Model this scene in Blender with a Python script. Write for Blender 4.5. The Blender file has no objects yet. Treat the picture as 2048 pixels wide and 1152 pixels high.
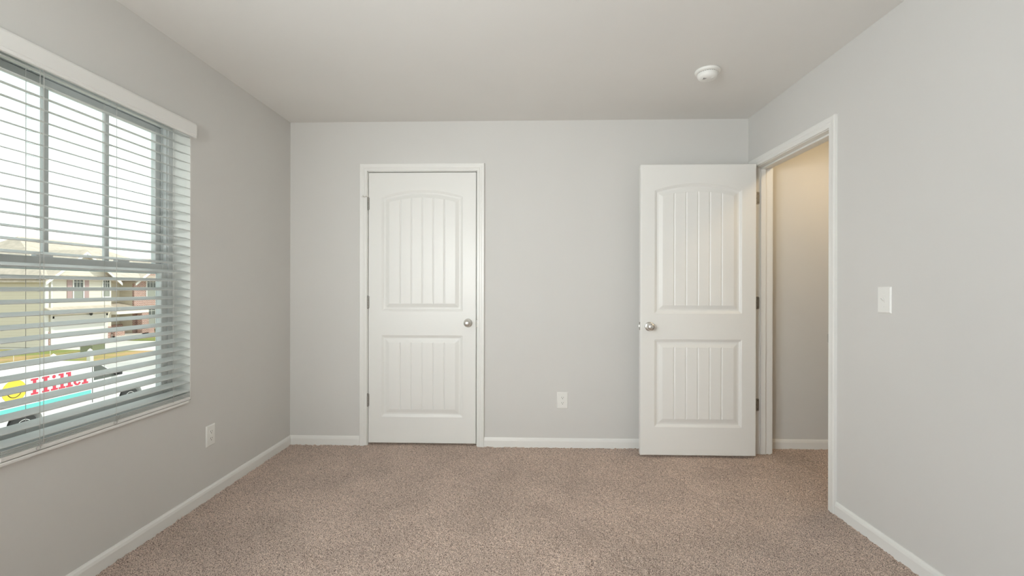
import bpy, bmesh, math, random
import numpy as np
from mathutils import Matrix, Vector

random.seed(7)
scene = bpy.context.scene
col = scene.collection
pi = math.pi

# ------------------------------------------------------------------ measures
L, R, H = 1.777, 1.636, 2.428          # left wall x=-L, right wall x=R, ceiling z=H, back wall y=0
D, CH = 3.448, 1.184                   # camera distance to the back wall, camera height
REAR = -4.60                           # rear wall behind the camera
G = -3.0                               # street level seen from this upper-floor room

# ------------------------------------------------------------------ camera
cam_d = bpy.data.cameras.new('camera')
cam_d.sensor_width = 36.0
cam_d.lens = 925.0 * 36.0 / 2048.0
cam_d.clip_start, cam_d.clip_end = 0.05, 400
cam = bpy.data.objects.new('camera', cam_d)
col.objects.link(cam)
yaw, pitch, roll = 0.02873, 0.00086, 0.00181
M = Matrix.Rotation(yaw, 3, 'Z') @ Matrix.Rotation(pi / 2 - pitch, 3, 'X') @ Matrix.Rotation(roll, 3, 'Z')
cam.matrix_world = Matrix.Translation((0, -D, CH)) @ M.to_4x4()
scene.camera = cam

# ------------------------------------------------------------------ view
vs = scene.view_settings
vs.view_transform = 'Standard'
vs.look = 'None'
vs.gamma = 1.0
vs.use_curve_mapping = False
vs.exposure = -0.12
scene.cycles.max_bounces = 14
scene.cycles.diffuse_bounces = 8
scene.cycles.transparent_max_bounces = 16
scene.cycles.sample_clamp_indirect = 8.0

# ------------------------------------------------------------------ sky, sun
SKY = 1.6
SUN = 3.0
FILL_GLOW = 12.0                            # fill glow of the roller shade in the added, unseen window
HALL = 50.0
SPOT = 80.0
BOUNCE = 106.0
world = bpy.data.worlds.new('sky')
scene.world = world
world.use_nodes = True
nt = world.node_tree
nt.nodes.clear()
wo = nt.nodes.new('ShaderNodeOutputWorld')
bg = nt.nodes.new('ShaderNodeBackground')
tc = nt.nodes.new('ShaderNodeTexCoord')
nz = nt.nodes.new('ShaderNodeTexNoise')
nz.inputs['Scale'].default_value = 2.6
nz.inputs['Detail'].default_value = 4.0
rp = nt.nodes.new('ShaderNodeValToRGB')
rp.color_ramp.elements[0].position = 0.36
rp.color_ramp.elements[0].color = (0.80, 0.905, 0.885, 1)
rp.color_ramp.elements[1].position = 0.56
rp.color_ramp.elements[1].color = (0.93, 0.95, 0.925, 1)
nt.links.new(tc.outputs['Generated'], nz.inputs['Vector'])
nt.links.new(nz.outputs['Fac'], rp.inputs['Fac'])
nt.links.new(rp.outputs['Color'], bg.inputs['Color'])
bg.inputs['Strength'].default_value = SKY
nt.links.new(bg.outputs['Background'], wo.inputs['Surface'])

sun_d = bpy.data.lights.new('sun', 'SUN')
sun_d.energy = SUN
sun_d.angle = math.radians(1.5)
sun_d.color = (1.0, 0.96, 0.88)
sun = bpy.data.objects.new('sun', sun_d)
sun.location = (12, 6, 20)
sun.rotation_euler = Vector((-0.62, -0.30, -0.72)).to_track_quat('-Z', 'Y').to_euler()
col.objects.link(sun)

def portal(name, loc, direction, sx, sy):
    d = bpy.data.lights.new(name, 'AREA')
    d.shape = 'RECTANGLE'
    d.size, d.size_y = sx, sy
    d.cycles.is_portal = True
    o = bpy.data.objects.new(name, d)
    o.location = loc
    o.rotation_euler = Vector(direction).to_track_quat('-Z', 'Z').to_euler()
    col.objects.link(o)

# ------------------------------------------------------------------ materials
def mat(name, color, rough=0.5, metal=0.0, spec=0.5):
    m = bpy.data.materials.new(name)
    m.use_nodes = True
    b = m.node_tree.nodes['Principled BSDF']
    b.inputs['Base Color'].default_value = (*color, 1)
    b.inputs['Roughness'].default_value = rough
    b.inputs['Metallic'].default_value = metal
    b.inputs['Specular IOR Level'].default_value = spec
    return m

def add_noise(m, c0, c1, scale, lo=0.35, hi=0.65, detail=3.0, bump=0.0, bdist=0.002, vec_scale=None, bscale=None):
    t = m.node_tree
    b = t.nodes['Principled BSDF']
    geo = t.nodes.new('ShaderNodeNewGeometry')
    mp = t.nodes.new('ShaderNodeMapping')
    if vec_scale:
        mp.inputs['Scale'].default_value = vec_scale
    t.links.new(geo.outputs['Position'], mp.inputs['Vector'])
    n = t.nodes.new('ShaderNodeTexNoise')
    n.inputs['Scale'].default_value = scale
    n.inputs['Detail'].default_value = detail
    t.links.new(mp.outputs['Vector'], n.inputs['Vector'])
    r = t.nodes.new('ShaderNodeValToRGB')
    r.color_ramp.elements[0].position = lo
    r.color_ramp.elements[1].position = hi
    r.color_ramp.elements[0].color = (*c0, 1)
    r.color_ramp.elements[1].color = (*c1, 1)
    t.links.new(n.outputs['Fac'], r.inputs['Fac'])
    t.links.new(r.outputs['Color'], b.inputs['Base Color'])
    if bump:
        bn = n
        if bscale:
            bn = t.nodes.new('ShaderNodeTexNoise')
            bn.inputs['Scale'].default_value = bscale
            bn.inputs['Detail'].default_value = 2.0
            t.links.new(mp.outputs['Vector'], bn.inputs['Vector'])
        bp = t.nodes.new('ShaderNodeBump')
        bp.inputs['Strength'].default_value = bump
        bp.inputs['Distance'].default_value = bdist
        t.links.new(bn.outputs['Fac'], bp.inputs['Height'])
        t.links.new(bp.outputs['Normal'], b.inputs['Normal'])
    return m

def lap_siding(name, color, pitch=0.115, axis='Z', shadow=0.012):
    """horizontal lap boards: bump only, so light makes the lines"""
    m = mat(name, color, 0.6)
    t = m.node_tree
    b = t.nodes['Principled BSDF']
    geo = t.nodes.new('ShaderNodeNewGeometry')
    sp = t.nodes.new('ShaderNodeSeparateXYZ')
    t.links.new(geo.outputs['Position'], sp.inputs['Vector'])
    d = t.nodes.new('ShaderNodeMath'); d.operation = 'DIVIDE'
    d.inputs[1].default_value = pitch
    t.links.new(sp.outputs[axis], d.inputs[0])
    f = t.nodes.new('ShaderNodeMath'); f.operation = 'FRACT'
    t.links.new(d.outputs[0], f.inputs[0])
    i = t.nodes.new('ShaderNodeMath'); i.operation = 'SUBTRACT'
    i.inputs[0].default_value = 1.0
    t.links.new(f.outputs[0], i.inputs[1])
    bp = t.nodes.new('ShaderNodeBump')
    bp.inputs['Strength'].default_value = 1.0
    bp.inputs['Distance'].default_value = shadow
    t.links.new(i.outputs[0], bp.inputs['Height'])
    t.links.new(bp.outputs['Normal'], b.inputs['Normal'])
    return m

def brick_mat(name):
    m = mat(name, (0.4, 0.2, 0.15), 0.85)
    t = m.node_tree
    b = t.nodes['Principled BSDF']
    geo = t.nodes.new('ShaderNodeNewGeometry')
    sp = t.nodes.new('ShaderNodeSeparateXYZ')
    t.links.new(geo.outputs['Position'], sp.inputs['Vector'])
    ad = t.nodes.new('ShaderNodeMath'); ad.operation = 'ADD'
    t.links.new(sp.outputs['X'], ad.inputs[0]); t.links.new(sp.outputs['Y'], ad.inputs[1])
    cb = t.nodes.new('ShaderNodeCombineXYZ')
    t.links.new(ad.outputs[0], cb.inputs['X']); t.links.new(sp.outputs['Z'], cb.inputs['Y'])
    br = t.nodes.new('ShaderNodeTexBrick')
    br.inputs['Color1'].default_value = (0.42, 0.20, 0.16, 1)
    br.inputs['Color2'].default_value = (0.30, 0.14, 0.11, 1)
    br.inputs['Mortar'].default_value = (0.62, 0.57, 0.52, 1)
    br.inputs['Scale'].default_value = 1.0
    br.inputs['Brick Width'].default_value = 0.24
    br.inputs['Row Height'].default_value = 0.09
    br.inputs['Mortar Size'].default_value = 0.012
    t.links.new(cb.outputs['Vector'], br.inputs['Vector'])
    t.links.new(br.outputs['Color'], b.inputs['Base Color'])
    return m

WALL = (0.663, 0.656, 0.635)
m_wall = add_noise(mat('wall_paint', WALL, 0.62, 0, 0.3), [c * 0.985 for c in WALL], WALL, 2.0, bump=0.05, bdist=0.0006, bscale=260)
CEIL = (0.79, 0.784, 0.762)
m_ceil = add_noise(mat('ceiling_paint', CEIL, 0.9, 0, 0.1), [c * 0.985 for c in CEIL], CEIL, 2.0, bump=0.05, bdist=0.0006, bscale=220)
m_trim = mat('trim_enamel', (0.80, 0.80, 0.775), 0.32)
m_door = mat('door_enamel', (0.80, 0.80, 0.775), 0.36)
m_plate = mat('white_plastic', (0.82, 0.82, 0.79), 0.35)
m_vinyl = mat('white_vinyl', (0.66, 0.685, 0.69), 0.4)
m_slat = mat('blind_vinyl', (0.80, 0.80, 0.78), 0.34)
m_slats = mat('blind_slat', (0.60, 0.625, 0.615), 0.38)  # white slats; their dimness against the bright window is put into the colour
m_cord = mat('blind_cord', (0.50, 0.50, 0.48), 0.8)  # pale cord darkened, backlit shade set as its colour
m_nickel = mat('satin_nickel', (0.72, 0.71, 0.68), 0.30, 1.0)
m_hinge = mat('brushed_hinge_steel', (0.40, 0.39, 0.365), 0.42, 0.85)
m_dark = mat('dark_slot', (0.02, 0.02, 0.02), 0.6)
m_grey = mat('grey_vent', (0.10, 0.10, 0.10), 0.7)

def carpet():
    m = mat('carpet_pile', (0.4, 0.32, 0.27), 1.0, 0, 0.05)
    t = m.node_tree
    b = t.nodes['Principled BSDF']
    b.inputs['Sheen Weight'].default_value = 0.15
    b.inputs['Sheen Roughness'].default_value = 0.6
    geo = t.nodes.new('ShaderNodeNewGeometry')
    n1 = t.nodes.new('ShaderNodeTexNoise')           # single tufts
    n1.inputs['Scale'].default_value = 230
    n1.inputs['Detail'].default_value = 3.0
    n1.inputs['Roughness'].default_value = 0.6
    n2 = t.nodes.new('ShaderNodeTexNoise')           # brushed areas
    n2.inputs['Scale'].default_value = 2.6
    n2.inputs['Detail'].default_value = 3.0
    r1 = t.nodes.new('ShaderNodeValToRGB')
    e = r1.color_ramp.elements
    e[0].position, e[0].color = 0.36, (0.15, 0.10, 0.075, 1)
    e[1].position, e[1].color = 0.60, (0.98, 0.80, 0.69, 1)
    k = e.new(0.46); k.color = (0.63, 0.475, 0.39, 1)
    r2 = t.nodes.new('ShaderNodeMapRange')
    r2.inputs['From Min'].default_value = 0.35
    r2.inputs['From Max'].default_value = 0.65
    r2.inputs['To Min'].default_value = 0.91
    r2.inputs['To Max'].default_value = 1.10
    mx = t.nodes.new('ShaderNodeVectorMath'); mx.operation = 'SCALE'
    for n in (n1, n2):
        t.links.new(geo.outputs['Position'], n.inputs['Vector'])
    t.links.new(n1.outputs['Fac'], r1.inputs['Fac'])
    t.links.new(n2.outputs['Fac'], r2.inputs['Value'])
    t.links.new(r1.outputs['Color'], mx.inputs[0])
    t.links.new(r2.outputs['Result'], mx.inputs['Scale'])
    t.links.new(mx.outputs['Vector'], b.inputs['Base Color'])
    bp = t.nodes.new('ShaderNodeBump')
    bp.inputs['Strength'].default_value = 1.0
    bp.inputs['Distance'].default_value = 0.012
    t.links.new(n1.outputs['Fac'], bp.inputs['Height'])
    t.links.new(bp.outputs['Normal'], b.inputs['Normal'])
    return m
m_carpet = carpet()

def glass_mat():
    m = bpy.data.materials.new('window_glass')
    m.use_nodes = True
    t = m.node_tree
    t.nodes.clear()
    o = t.nodes.new('ShaderNodeOutputMaterial')
    tr = t.nodes.new('ShaderNodeBsdfTransparent')
    tr.inputs['Color'].default_value = (0.955, 0.985, 0.975, 1)
    gl = t.nodes.new('ShaderNodeBsdfGlossy')
    gl.inputs['Roughness'].default_value = 0.02
    mx = t.nodes.new('ShaderNodeMixShader')
    lw = t.nodes.new('ShaderNodeLayerWeight')        # same reflection seen from either side of the pane
    pw = t.nodes.new('ShaderNodeMath'); pw.operation = 'POWER'; pw.inputs[1].default_value = 5.0
    ma = t.nodes.new('ShaderNodeMath'); ma.operation = 'MULTIPLY_ADD'
    ma.inputs[1].default_value = 0.6; ma.inputs[2].default_value = 0.015
    t.links.new(lw.outputs['Facing'], pw.inputs[0])
    t.links.new(pw.outputs[0], ma.inputs[0])
    t.links.new(ma.outputs[0], mx.inputs['Fac'])
    t.links.new(tr.outputs['BSDF'], mx.inputs[1])
    t.links.new(gl.outputs['BSDF'], mx.inputs[2])
    t.links.new(mx.outputs['Shader'], o.inputs['Surface'])
    return m
m_glass = glass_mat()

def glow_mat(name, color, strength):
    m = bpy.data.materials.new(name)
    m.use_nodes = True
    t = m.node_tree
    b_ = t.nodes['Principled BSDF']
    b_.inputs['Base Color'].default_value = (0.8, 0.8, 0.78, 1)
    b_.inputs['Emission Color'].default_value = (*color, 1)
    b_.inputs['Emission Strength'].default_value = strength
    return m

# ------------------------------------------------------------------ mesh helpers
class MB:
    """collects vertices and faces of one mesh"""
    def __init__(s):
        s.v, s.f, s.sm = [], [], []
    def add(s, verts, faces, smooth=False):
        o = len(s.v)
        s.v += [tuple(p) for p in verts]
        s.f += [tuple(i + o for i in f) for f in faces]
        s.sm += [smooth] * len(faces)
        return s
    def box(s, x0, x1, y0, y1, z0, z1, b=0.0):
        if b <= 0:
            v = [(x, y, z) for x in (x0, x1) for y in (y0, y1) for z in (z0, z1)]
            return s.add(v, [(0, 1, 3, 2), (4, 6, 7, 5), (0, 4, 5, 1), (2, 3, 7, 6), (0, 2, 6, 4), (1, 5, 7, 3)])
        bm = bmesh.new()
        bmesh.ops.create_cube(bm, size=1.0)
        for v in bm.verts:
            v.co = ((x0 + x1) / 2 + v.co.x * (x1 - x0), (y0 + y1) / 2 + v.co.y * (y1 - y0), (z0 + z1) / 2 + v.co.z * (z1 - z0))
        bmesh.ops.bevel(bm, geom=list(bm.edges), offset=b, segments=2, profile=0.5, affect='EDGES')
        return s.frombm(bm)
    def frombm(s, bm, smooth=False):
        bm.verts.index_update()
        s.add([v.co[:] for v in bm.verts], [[v.index for v in f.verts] for f in bm.faces], smooth)
        bm.free()
        return s
    def lathe(s, prof, origin, axis, n=32, smooth=True):
        """prof: (radius, height along axis)"""
        axis = Vector(axis).normalized()
        q = axis.to_track_quat('Z', 'Y').to_matrix()
        o = Vector(origin)
        vv, ff = [], []
        for r, h in prof:
            for i in range(n):
                a = 2 * pi * i / n
                vv.append(o + q @ Vector((r * math.cos(a), r * math.sin(a), h)))
        for k in range(len(prof) - 1):
            for i in range(n):
                j = (i + 1) % n
                ff.append((k * n + i, k * n + j, (k + 1) * n + j, (k + 1) * n + i))
        ff.append(tuple(reversed(range(n))))
        ff.append(tuple((len(prof) - 1) * n + i for i in range(n)))
        return s.add(vv, ff, smooth)
    def tube(s, pts, r, n=8):
        pts = [Vector(p) for p in pts]
        vv, ff = [], []
        for k, p in enumerate(pts):
            d = (pts[min(k + 1, len(pts) - 1)] - pts[max(k - 1, 0)]).normalized()
            q = d.to_track_quat('Z', 'Y').to_matrix()
            for i in range(n):
                a = 2 * pi * i / n
                vv.append(p + q @ Vector((r * math.cos(a), r * math.sin(a), 0)))
        for k in range(len(pts) - 1):
            for i in range(n):
                j = (i + 1) % n
                ff.append((k * n + i, k * n + j, (k + 1) * n + j, (k + 1) * n + i))
        ff.append(tuple(reversed(range(n))))
        ff.append(tuple((len(pts) - 1) * n + i for i in range(n)))
        return s.add(vv, ff, True)
    def prism(s, poly, to3, depth, smooth=False):
        """poly: 2-D outline, to3(u,v,w) maps to space, w runs 0..depth"""
        n = len(poly)
        vv = [to3(u, v, 0) for u, v in poly] + [to3(u, v, depth) for u, v in poly]
        ff = [tuple(range(n)), tuple(reversed(range(n, 2 * n)))]
        for i in range(n):
            j = (i + 1) % n
            ff.append((i, i + n, j + n, j))
        return s.add(vv, ff, smooth)
    def quad(s, *p):
        return s.add(p, [tuple(range(len(p)))])
    def obj(s, name, material, parent=None, angle=35):
        me = bpy.data.meshes.new(name)
        me.from_pydata(s.v, [], s.f)
        me.polygons.foreach_set('use_smooth', s.sm)
        bm = bmesh.new()
        bm.from_mesh(me)
        bmesh.ops.recalc_face_normals(bm, faces=bm.faces)
        bm.to_mesh(me)
        bm.free()
        if any(s.sm):
            me.set_sharp_from_angle(angle=math.radians(angle))
        me.materials.append(material)
        o = bpy.data.objects.new(name, me)
        col.objects.link(o)
        if parent:
            o.parent = parent
        return o

def tag(o, label, cat, group=None, kind=None):
    o['label'] = label
    o['category'] = cat
    if group:
        o['group'] = group
    if kind:
        o['kind'] = kind
    return o

def thing(name, loc, label, cat, group=None, kind=None, rot=None):
    o = bpy.data.objects.new(name, None)
    o.empty_display_size = 0.1
    o.location = loc
    if rot:
        o.rotation_euler = rot
    col.objects.link(o)
    return tag(o, label, cat, group, kind)

def copy_tree(o, parent=None):
    c = o.copy()
    col.objects.link(c)
    if parent:
        c.parent = parent
    for ch in list(o.children):
        copy_tree(ch, c)
    return c

# ------------------------------------------------------------------ room shell
WT = 0.17                               # outer wall thickness
WY0, WY1, WZ0, WZ1 = -1.955, -1.040, 0.585, 2.050     # window opening in the left wall
OY0, OY1, OZ = -0.933, -0.078, 2.058                   # rough door opening in the right wall
CX0, CX1, CZ = -1.202, -0.347, 2.072                   # rough closet opening in the back wall
RT = 0.12                               # inner wall thickness
HX = R + RT + 1.02                      # far side of the hall
HY = 0.030                              # hall end wall
BY0, BY1, BZ0, BZ1 = -4.25, -3.05, 0.585, 2.05         # opening for the added fill window, beside the camera

w = MB().box(-L - WT, -L, REAR - WT, BY0, 0, H).box(-L - WT, -L, BY1, WY0, 0, H).box(-L - WT, -L, WY1, 0.12, 0, H)
w.box(-L - WT, -L, WY0, WY1, 0, WZ0).box(-L - WT, -L, WY0, WY1, WZ1, H)
w.box(-L - WT, -L, BY0, BY1, 0, BZ0).box(-L - WT, -L, BY0, BY1, BZ1, H)
tag(w.obj('wall_left', m_wall), 'light greige painted left wall around the window', 'wall', kind='structure')

w = MB().box(-L, CX0, 0, 0.12, 0, H).box(CX1, R, 0, 0.12, 0, H).box(CX0, CX1, 0, 0.12, CZ, H)
tag(w.obj('wall_back', m_wall), 'light greige back wall with the closed door', 'wall', kind='structure')

w = MB().box(R, R + RT, REAR, OY0, 0, H).box(R, R + RT, OY1, 0.15, 0, H).box(R, R + RT, OY0, OY1, OZ, H)
tag(w.obj('wall_right', m_wall), 'light greige right wall with the open doorway', 'wall', kind='structure')

w = MB().box(-L, HX + 0.12, REAR - WT, REAR, 0, H)
tag(w.obj('wall_rear', m_wall), 'greige rear wall behind the camera', 'wall', kind='structure')

w = MB().box(R + RT, HX, HY, 0.15, 0, H)
tag(w.obj('wall_hall_end', m_wall), 'warm lit hall end wall seen through the doorway', 'wall', kind='structure')
w = MB().box(HX, HX + 0.12, REAR, 0.15, 0, H)
tag(w.obj('wall_hall_side', m_wall), 'hall side wall beyond the doorway', 'wall', kind='structure')
w = MB().box(-L - WT, -L, 0.12, 0.9, -0.1, H).box(-L, 0.6, 0.80, 0.9, -0.1, H).box(0.5, 0.6, 0.12, 0.80, -0.1, H)
tag(w.obj('wall_closet', m_wall), 'dark closet walls behind the closed door', 'wall', kind='structure')

w = MB().box(-L - WT, HX + 0.12, REAR - WT, 0.9, H, H + 0.2)
tag(w.obj('ceiling', m_ceil), 'flat white ceiling', 'ceiling', kind='structure')

# carpeted floor: a dense sheet with the height of the pile worked into it
def smooth_noise(nx, ny, rng, passes):
    a = rng.standard_normal((ny, nx))
    for _ in range(passes):
        a = (a + np.roll(a, 1, 0) + np.roll(a, -1, 0)) / 3
        a = (a + np.roll(a, 1, 1) + np.roll(a, -1, 1)) / 3
    return a / a.std()

def make_floor():
    x0, x1, y0, y1 = -L, HX, REAR, 0.30
    xs = np.arange(x0, x1 + 0.002, 0.004)
    ys = np.concatenate([np.arange(y0, -2.40, 0.03), np.arange(-2.40, y1 + 0.002, 0.004)])
    nx, ny = len(xs), len(ys)
    rng = np.random.default_rng(3)
    z = 0.0020 * smooth_noise(nx, ny, rng, 1) + 0.0005 * smooth_noise(nx, ny, rng, 4) + 0.0008 * smooth_noise(nx, ny, rng, 40)
    z = np.clip(z, -0.008, 0.0050) - 0.003
    X, Y = np.meshgrid(xs, ys)
    co = np.stack([X, Y, z], -1).reshape(-1, 3).astype(np.float32)
    i = np.arange(ny - 1)[:, None] * nx + np.arange(nx - 1)[None, :]
    q = np.stack([i, i + 1, i + 1 + nx, i + nx], -1).reshape(-1, 4).astype(np.int32)
    me = bpy.data.meshes.new('floor')
    me.vertices.add(len(co)); me.vertices.foreach_set('co', co.ravel())
    me.loops.add(q.size); me.loops.foreach_set('vertex_index', q.ravel())
    me.polygons.add(len(q)); me.polygons.foreach_set('loop_start', np.arange(0, q.size, 4, dtype=np.int32))
    me.polygons.foreach_set('use_smooth', np.ones(len(q), bool))
    me.update(calc_edges=True)
    me.materials.append(m_carpet)
    o = bpy.data.objects.new('floor', me)
    col.objects.link(o)
    return o
tag(make_floor(), 'taupe brown cut pile carpet floor', 'carpet', kind='structure')

# ------------------------------------------------------------------ trim
BB = [(0, 0), (0.012, 0), (0.012, 0.052), (0.0105, 0.058), (0.009, 0.064), (0.0055, 0.070), (0.004, 0.074), (0, 0.074)]
def baseboard(name, runs, label):
    b = MB()
    for (ax, ay), (bx, by), (nx, ny) in runs:
        d = Vector((bx - ax, by - ay, 0))
        ln = d.length
        d.normalize()
        b.prism([(u, v - 0.008) for u, v in BB], lambda u, v, w_: (ax + d.x * w_ + nx * u, ay + d.y * w_ + ny * u, v), ln)
    return tag(b.obj(name, m_trim), label, 'baseboard', kind='structure')

baseboard('baseboard_left', [((-L, REAR), (-L, 0), (1, 0))], 'white baseboard along the window wall')
baseboard('baseboard_back', [((-L, 0), (-1.242, 0), (0, -1)), ((-0.307, 0), (R, 0), (0, -1))], 'white baseboard along the back wall')
baseboard('baseboard_right', [((R, REAR), (R, -0.974), (-1, 0)), ((R, -0.037), (R, 0), (-1, 0))], 'white baseboard along the right wall')
baseboard('baseboard_hall', [((R + RT, HY), (HX, HY), (0, -1)), ((HX, REAR), (HX, HY), (-1, 0)),
                             ((R + RT, REAR), (R + RT, -0.98), (1, 0))], 'white baseboard in the hall')
baseboard('baseboard_rear', [((-L, REAR), (R, REAR), (0, 1))], 'white baseboard on the rear wall')

CAS = [(0, 0), (0, 0.010), (0.003, 0.012), (0.016, 0.0125), (0.021, 0.0155), (0.030, 0.0155), (0.036, 0.0175), (0.050, 0.0185), (0.054, 0.016), (0.054, 0)]
def casing(b, u0, u1, zt, to3):
    """U-shaped door casing, mitred; u0,u1,zt = inner edges; to3(u, z, t)"""
    n = len(CAS)
    vv = []
    for wd, t in CAS:
        vv += [to3(u0 - wd, -0.004, t), to3(u0 - wd, zt + wd, t), to3(u1 + wd, zt + wd, t), to3(u1 + wd, -0.004, t)]
    ff = []
    for k in range(n - 1):
        for s_ in range(3):
            a = k * 4 + s_
            ff.append((a, a + 1, a + 5, a + 4))
    ff.append(tuple(k * 4 for k in range(n)))
    ff.append(tuple(k * 4 + 3 for k in reversed(range(n))))
    b.add(vv, ff)

# closet door frame (trim_1): opening x -1.184..-0.365, head 2.051
DX0, DX1, DZ = -1.184, -0.3632, 2.052
t1 = thing('trim_1', ((DX0 + DX1) / 2, 0, 0), 'white moulded frame around the closed closet door', 'door frame', kind='structure')
def place(o, root):
    o.parent = root
    o.matrix_parent_inverse = Matrix.Translation(root.location).inverted()
    return o
b = MB()
casing(b, DX0 - 0.004, DX1 + 0.004, DZ + 0.004, lambda u, z, t: (u, -t, z))
place(b.obj('casing', m_trim), t1)
b = MB().box(CX0, DX0, 0.0, 0.12, -0.004, CZ).box(DX1, CX1, 0.0, 0.12, -0.004, CZ).box(CX0, CX1, 0.0, 0.12, DZ, CZ)
b.box(DX0, DX0 + 0.011, 0.042, 0.075, 0, DZ).box(DX1 - 0.011, DX1, 0.042, 0.075, 0, DZ).box(DX0, DX1, 0.042, 0.075, DZ - 0.011, DZ)
place(b.obj('jamb', m_trim), t1)
b = MB().box(DX1 - 0.001, DX1 + 0.0075, -0.0125, -0.0005, 0.885, 0.945, 0.001)
place(b.obj('strike_plate', m_hinge), t1)

# doorway frame (trim_2)
JY0, JY1, JZ = -0.915, -0.096, 2.040
t2 = thing('trim_2', (R, (JY0 + JY1) / 2, 0), 'white moulded frame around the open doorway', 'door frame', kind='structure')
b = MB()
casing(b, JY0 - 0.004, JY1 + 0.004, JZ + 0.004, lambda u, z, t: (R - t, u, z))
place(b.obj('casing', m_trim), t2)
b = MB()
casing(b, JY0 - 0.004, JY1 + 0.004, JZ + 0.004, lambda u, z, t: (R + RT + t, u, z))
place(b.obj('casing', m_trim), t2)
b = MB().box(R, R + RT, OY0, JY0, -0.004, OZ).box(R, R + RT, JY1, OY1, -0.004, OZ).box(R, R + RT, OY0, OY1, JZ, OZ)
b.box(R + 0.040, R + 0.076, JY1 - 0.011, JY1, 0, JZ, 0.002).box(R + 0.040, R + 0.076, JY0, JY0 + 0.011, 0, JZ, 0.002).box(R + 0.040, R + 0.076, JY0, JY1, JZ - 0.011, JZ, 0.002)
place(b.obj('jamb', m_trim), t2)
b = MB().box(R - 0.0035, R + 0.03, JY0 - 0.0005, JY0 + 0.0015, 0.885, 0.945, 0.0006)
b.box(R - 0.012, R - 0.0005, JY0 - 0.004, JY0 - 0.0005, 0.893, 0.937, 0.001)
place(b.obj('strike_plate', m_hinge), t2)

# ------------------------------------------------------------------ doors
DW, DH, DT = 0.8128, 2.033, 0.035
def door_mesh():
    """moulded two-panel plank door, arched top panel; face looks to -y, y=0 is the face"""
    st = 0.003
    nx, nz = int(round(DW / st)) + 1, int(round(DH / st)) + 1
    xs = np.linspace(0, DW, nx); zs = np.linspace(0, DH, nz)
    X, Z = np.meshgrid(xs, zs)
    c = DW / 2
    hw = 0.305                                           # outer half width of the panels
    def arch(x, side, apex):                             # flat circular arch over the half width
        r = (hw ** 2 + (apex - side) ** 2) / (2 * (apex - side))
        return apex - r + np.sqrt(np.maximum(r * r - (x - c) ** 2, 0))
    prof_s = [0, 0.004, 0.008, 0.016, 0.026, 0.030, 0.051, 0.055, 1]
    prof_d = [0, 0.0042, 0.0042, 0.0098, 0.0098, 0.0092, 0.0028, 0.0012, 0.0012]
    depth = np.zeros_like(X)
    for z0, z1, ap in ((0.198, 0.808, None), (0.992, 1.851, 1.900)):
        top = np.full_like(X, z1) if ap is None else arch(X, z1, ap)
        slope = 1.0 if ap is None else 0.98
        s = np.minimum(np.minimum(hw - np.abs(X - c), Z - z0), (top - Z) * slope)
        s = np.maximum(s, 0)
        d = np.interp(s, prof_s, prof_d)
        field = s >= 0.055
        pw = (2 * (hw - 0.055)) / 6
        for k in range(1, 6):
            gx = c - (hw - 0.055) + pw * k
            g = np.clip(1 - np.abs(X - gx) / 0.0050, 0, 1)
            d = d + np.where(field, 0.0055 * g, 0)
        depth = np.maximum(depth, d)
    e = np.minimum(np.minimum(X, DW - X), np.minimum(Z, DH - Z))
    depth += 0.0018 * np.clip(1 - e / 0.0031, 0, 1)
    co = np.stack([X, depth, Z], -1).reshape(-1, 3)
    i = np.arange(nz - 1)[:, None] * nx + np.arange(nx - 1)[None, :]
    q = np.stack([i, i + 1, i + 1 + nx, i + nx], -1).reshape(-1, 4)
    n0 = len(co)
    yb = DT
    corners = np.array([[0, yb, 0], [DW, yb, 0], [DW, yb, DH], [0, yb, DH]])
    co = np.vstack([co, corners])
    faces = [tuple(r) for r in q.tolist()]
    bl, br_, tr, tl = n0, n0 + 1, n0 + 2, n0 + 3
    faces.append((bl, tl, tr, br_))
    faces.append(tuple([bl] + [br_] + list(range(nx - 1, -1, -1))))
    faces.append(tuple([tr] + [tl] + list(range((nz - 1) * nx, nz * nx))))
    faces.append(tuple([tl] + [bl] + list(range(0, nz * nx, nx))))
    faces.append(tuple([br_] + [tr] + list(range(nz * nx - 1, nx - 2, -nx))))
    me = bpy.data.meshes.new('slab')
    me.from_pydata(co.tolist(), [], faces)
    sm = np.ones(len(faces), bool); sm[-5:] = False
    me.polygons.foreach_set('use_smooth', sm)
    me.materials.append(m_door)
    return me
slab_me = door_mesh()

def slab(root, sx=1.0):
    o = bpy.data.objects.new('slab', slab_me)
    o.scale = (sx, 1, 1)
    col.objects.link(o)
    o.parent = root
    return o

def knob(root, x, z, hole):
    k = bpy.data.objects.new('knob', None)
    prof = [(0.0110, 0.006), (0.0110, 0.022), (0.0125, 0.026), (0.0185, 0.031), (0.0245, 0.038), (0.0268, 0.045), (0.0262, 0.052),
            (0.0235, 0.058), (0.0185, 0.0625), (0.0125, 0.0650), (0.0118, 0.0642), (0.0060, 0.0655), (0.0, 0.0658)]
    kb = MB().lathe(prof, (x, 0, z), (0, -1, 0), 40).obj('knob', m_nickel, root, 50)
    kb['label'] = 'round satin nickel knob'
    rp_ = [(0.0325, 0.0), (0.0325, 0.004), (0.031, 0.0065), (0.026, 0.009), (0.018, 0.0105), (0.012, 0.011)]
    MB().lathe(rp_, (x, 0, z), (0, -1, 0), 40).obj('rosette', m_nickel, kb, 40)
    MB().lathe([(0.0022, 0.0), (0.0022, 0.0022), (0, 0.0022)], (x + hole, -0.0078, z - 0.001), (0, -1, 0), 10).obj('pin_hole', m_dark, kb)
    bpy.data.objects.remove(k)
    return kb

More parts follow.
